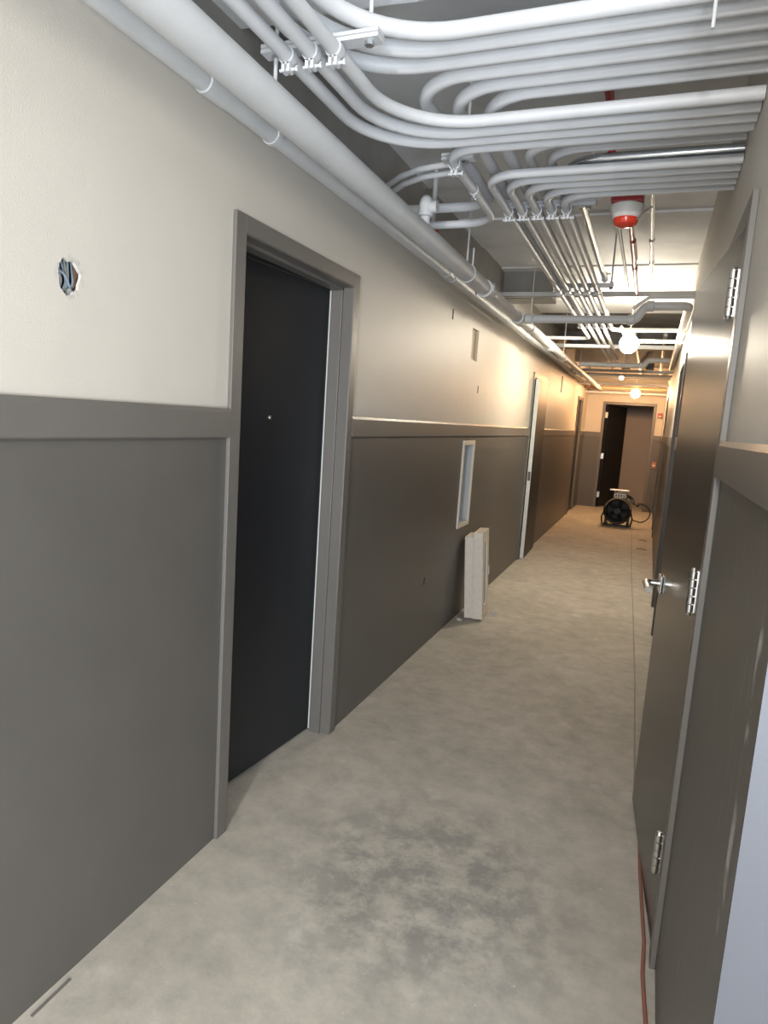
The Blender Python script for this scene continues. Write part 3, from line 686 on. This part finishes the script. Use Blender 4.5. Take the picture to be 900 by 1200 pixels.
bm = BM(); tube(bm, [(bx, by + .17, cz), (bx, by + .175, cz)], .168, 32); obj('back_disc', bm, M['black'], t, True)  # black disc added so the drum interior reads dark
bm = BM(); tube(bm, [(bx, by - .13, cz), (bx, by + .1, cz)], .05, 20); obj('motor', bm, M['black'], t, True)
for k in range(5):
    bm = BM(); T = Matrix.Translation((bx, by, cz)) @ Matrix.Rotation(k * 2 * PI / 5, 4, 'Y') @ Matrix.Translation((.1, 0, 0)) @ Matrix.Rotation(.6, 4, 'X')
    box(bm, -.06, .06, -.003, .003, -.04, .04, 0, T); obj('blade', bm, M['black'], t)
bm = BM()
for s in (-1, 1):
    box(bm, bx + s * .17 - .03, bx + s * .17 + .03, by - .17, by + .2, 0, .03); box(bm, bx + s * .17 - .018, bx + s * .17 + .018, by - .06, by + .1, .02, .20)
    tube(bm, fillet([(bx + s * .215, by - .17, .02), (bx + s * .235, by - .1, .14), (bx + s * .19, by, .27)], .05), .013, 10)
box(bm, bx - .2, bx + .2, by - .16, by - .12, .0, .03); obj('stand', bm, M['black'], t, bevel=.004)
bm = BM(); box(bm, bx - .09, bx + .12, by - .11, by + .06, .455, .545); ctrl = obj('control_box', bm, M['darksteel'], t, bevel=.006)
bm = BM(); box(bm, bx - .075, bx + .105, by - .114, by - .109, .47, .53); obj('panel', bm, M['whiteplastic'], ctrl)
for k in range(4):
    bm = BM(); box(bm, bx - .055 + k * .04, bx - .035 + k * .04, by - .117, by - .113, .485, .515); obj('dial', bm, M['black'], ctrl)
bm = BM(); tube(bm, fillet([(bx - .15, by - .06, .585), (bx + .14, by - .06, .585)], 0), .013, 12); box(bm, bx - .15, bx + .14, by - .075, by + .02, .575, .588)
for q in (-.07, .1): tube(bm, [(bx + q, by - .04, .54), (bx + q, by - .04, .585)], .01, 8)
obj('handle', bm, M['steel'], t, True)
bm = BM(); tube(bm, fillet([(bx + .12, by, .50), (bx + .20, by + .05, .46), (bx + .24, by - .02, .39), (bx + .30, by - .05, .36)], .05), .022, 12); box(bm, bx + .17, bx + .23, by - .05, by + .03, .40, .44); tube(bm, [(bx + .26, by - .06, .36), (bx + .33, by - .06, .40)], .014, 10)
obj('hose_clip', bm, M['darksteel'], t, True)
bm = BM(); pts = [(bx + .22, by, .12), (bx + .34, by - .02, .10)]
cx_, cz_ = bx + .30, .24
for k in range(15):
    a = -1.5 + k * (3.2) / 14; pts.append((cx_ + .17 * math.cos(a) + .02, by + .02, cz_ + .15 * math.sin(a)))
pts += [(bx + .25, by + .03, .39)]
tube(bm, pts, .009, 10); obj('power_cord', bm, M['blackrub'], t, True)

# wires trailing on the floor right of the fan
for i, (x, y, dx) in enumerate(((.0, 10.1, .1), (-.02, 9.3, .12))):
    bm = BM(); tube(bm, [(x, y, .006), (x + dx * .5, y + .05, .006), (x + dx, y - .02, .006)], .004, 8)
    tag(recenter(obj('wire_scrap', bm, M['black']), (x, y, 0)), ['dark wire scrap on the floor nearer the fan', 'dark wire scrap on the floor nearer the open right door'][i], 'wire', 'wire scraps')
# reddish cord along the foot of the right wall
bm = BM(); pts = [(.112, 2.85, .006), (.124, 2.55, .006), (.128, 2.35, .006), (.137, 2.15, .006), (.146, 1.98, .006), (.143, 1.85, .006), (.152, 1.70, .006), (.156, 1.55, .006), (.150, 1.2, .006)]
tube(bm, fillet(pts, .3, 4), .0055, 10); tag(recenter(obj('extension_cord', bm, M['cordred'], None, True), (.13, 2.2, 0)), 'reddish brown cord lying along the foot of the right wall', 'cord')
# saw joint in the slab
bm = BM(); pts = [(.100, 2.9), (.085, 3.6), (.073, 4.2), (.045, 5.1), (.023, 5.85), (-.03, 7.4), (-.086, 9.5), (-.12, 11)]
for (xa, ya), (xb, yb) in zip(pts, pts[1:]): quad(bm, [(xa - .004, ya, .0006), (xa + .004, ya, .0006), (xb + .005, yb, .0006), (xb - .005, yb, .0006)])
struct(obj('trim_joint', bm, mat('joint_dirt', (.30, .265, .22), .9)), 'dark joint line in the concrete floor')
# metal strip on the floor by the near left wall
bm = BM(); T = Matrix.Translation((-1.238, 1.115, 0)) @ Matrix.Rotation(.02, 4, 'Z'); box(bm, -.004, .004, -.06, .06, 0, .003, 0, T)
tag(recenter(obj('metal_strip', bm, mat('dull_strip', (.17, .155, .135), .7)), (-1.215, 1.09, 0)), 'thin dark strip on the floor at the bottom left corner', 'strip')
# wood blocking above the far left wall
bm = BM(); box(bm, -1.2, -1.1, 8.6, 8.72, 2.42, 2.60); tag(recenter(obj('wood_block', bm, M['wood'], bevel=.004), (-1.15, 8.66, 2.42)), 'raw wooden block above the far end of the sprinkler main', 'wood block')
# red valve and drop above the near main
t = thing('fire_sprinkler', (-1.12, 3.3, 2.33), 'small red capped sprinkler head behind the sprinkler main', 'sprinkler head')
bm = BM(); tube(bm, [(-1.12, 3.3, 2.405), (-1.12, 3.3, 2.42)], .035, 16); obj('escutcheon', bm, M['red'], t, True)
bm = BM(); tube(bm, [(-1.12, 3.3, 2.33), (-1.12, 3.3, 2.36), (-1.12, 3.3, 2.405)], [.014, .018, .012], 12); obj('head', bm, M['chrome'], t, True)
bm = BM(); tube(bm, [(-1.12, 3.3, 2.42), (-1.12, 3.3, ZC - .01)], .012, 12); obj('drop', bm, M['greypipe'], t, True)

# ------------------------------------------------------------------ lights
def area(name, loc, rot, sx, sy, e, col):
    l = bpy.data.lights.new(name, 'AREA'); l.shape = 'RECTANGLE'; l.size = sx; l.size_y = sy; l.energy = e; l.color = col
    o = bpy.data.objects.new(name, l); C.objects.link(o); o.location = loc; o.rotation_euler = rot; return o
def aim(p, q): return (Vector(q) - Vector(p)).to_track_quat('-Z', 'Y').to_euler()
area('lobby_light', (-.02, -2.3, 2.12), aim((-.02, -2.3, 2.12), (-.4, 3.0, 1.0)), .28, .28, 64, (1.0, .96, .92))
area('cool_fill_back', (.55, -3.1, 1.0), aim((.55, -3.1, 1.0), (-.4, 2.0, 2.3)), 1.5, 1.5, 85, (.82, .90, 1.0))  # unseen cool fill added behind the camera to brighten the conduits
area('cool_fill_ceiling', (.85, -.95, .8), aim((.85, -.95, .8), (-.5, 2.3, 2.75)), .8, .8, 40, (.80, .89, 1.0))  # unseen fill added low beside the camera to lift the near ceiling
w = bpy.data.worlds.new('world'); bpy.context.scene.world = w; w.use_nodes = True
w.node_tree.nodes['Background'].inputs[0].default_value = (.9, .92, 1, 1); w.node_tree.nodes['Background'].inputs[1].default_value = .02

# ------------------------------------------------------------------ camera
yaw, pit, rol = -.3694, -.1394, .0656
f = Vector((math.sin(yaw) * math.cos(pit), math.cos(yaw) * math.cos(pit), math.sin(pit)))
r0 = Vector((math.cos(yaw), -math.sin(yaw), 0)); u0 = r0.cross(f)
r = math.cos(rol) * r0 + math.sin(rol) * u0; u = -math.sin(rol) * r0 + math.cos(rol) * u0
cam = bpy.data.cameras.new('camera'); co = bpy.data.objects.new('camera', cam); C.objects.link(co)
co.matrix_world = Matrix(((r.x, u.x, -f.x, 0), (r.y, u.y, -f.y, 0), (r.z, u.z, -f.z, 1.49), (0, 0, 0, 1)))
cam.sensor_fit = 'HORIZONTAL'; cam.sensor_width = 36; cam.lens = 36 * 785.4 / 900; cam.clip_start = .02
bpy.context.scene.camera = co
vs = bpy.context.scene.view_settings
vs.view_transform = 'Standard'; vs.look = 'None'; vs.gamma = 1; vs.use_curve_mapping = False; vs.exposure = 0.6
bpy.context.scene.cycles.use_denoising = True
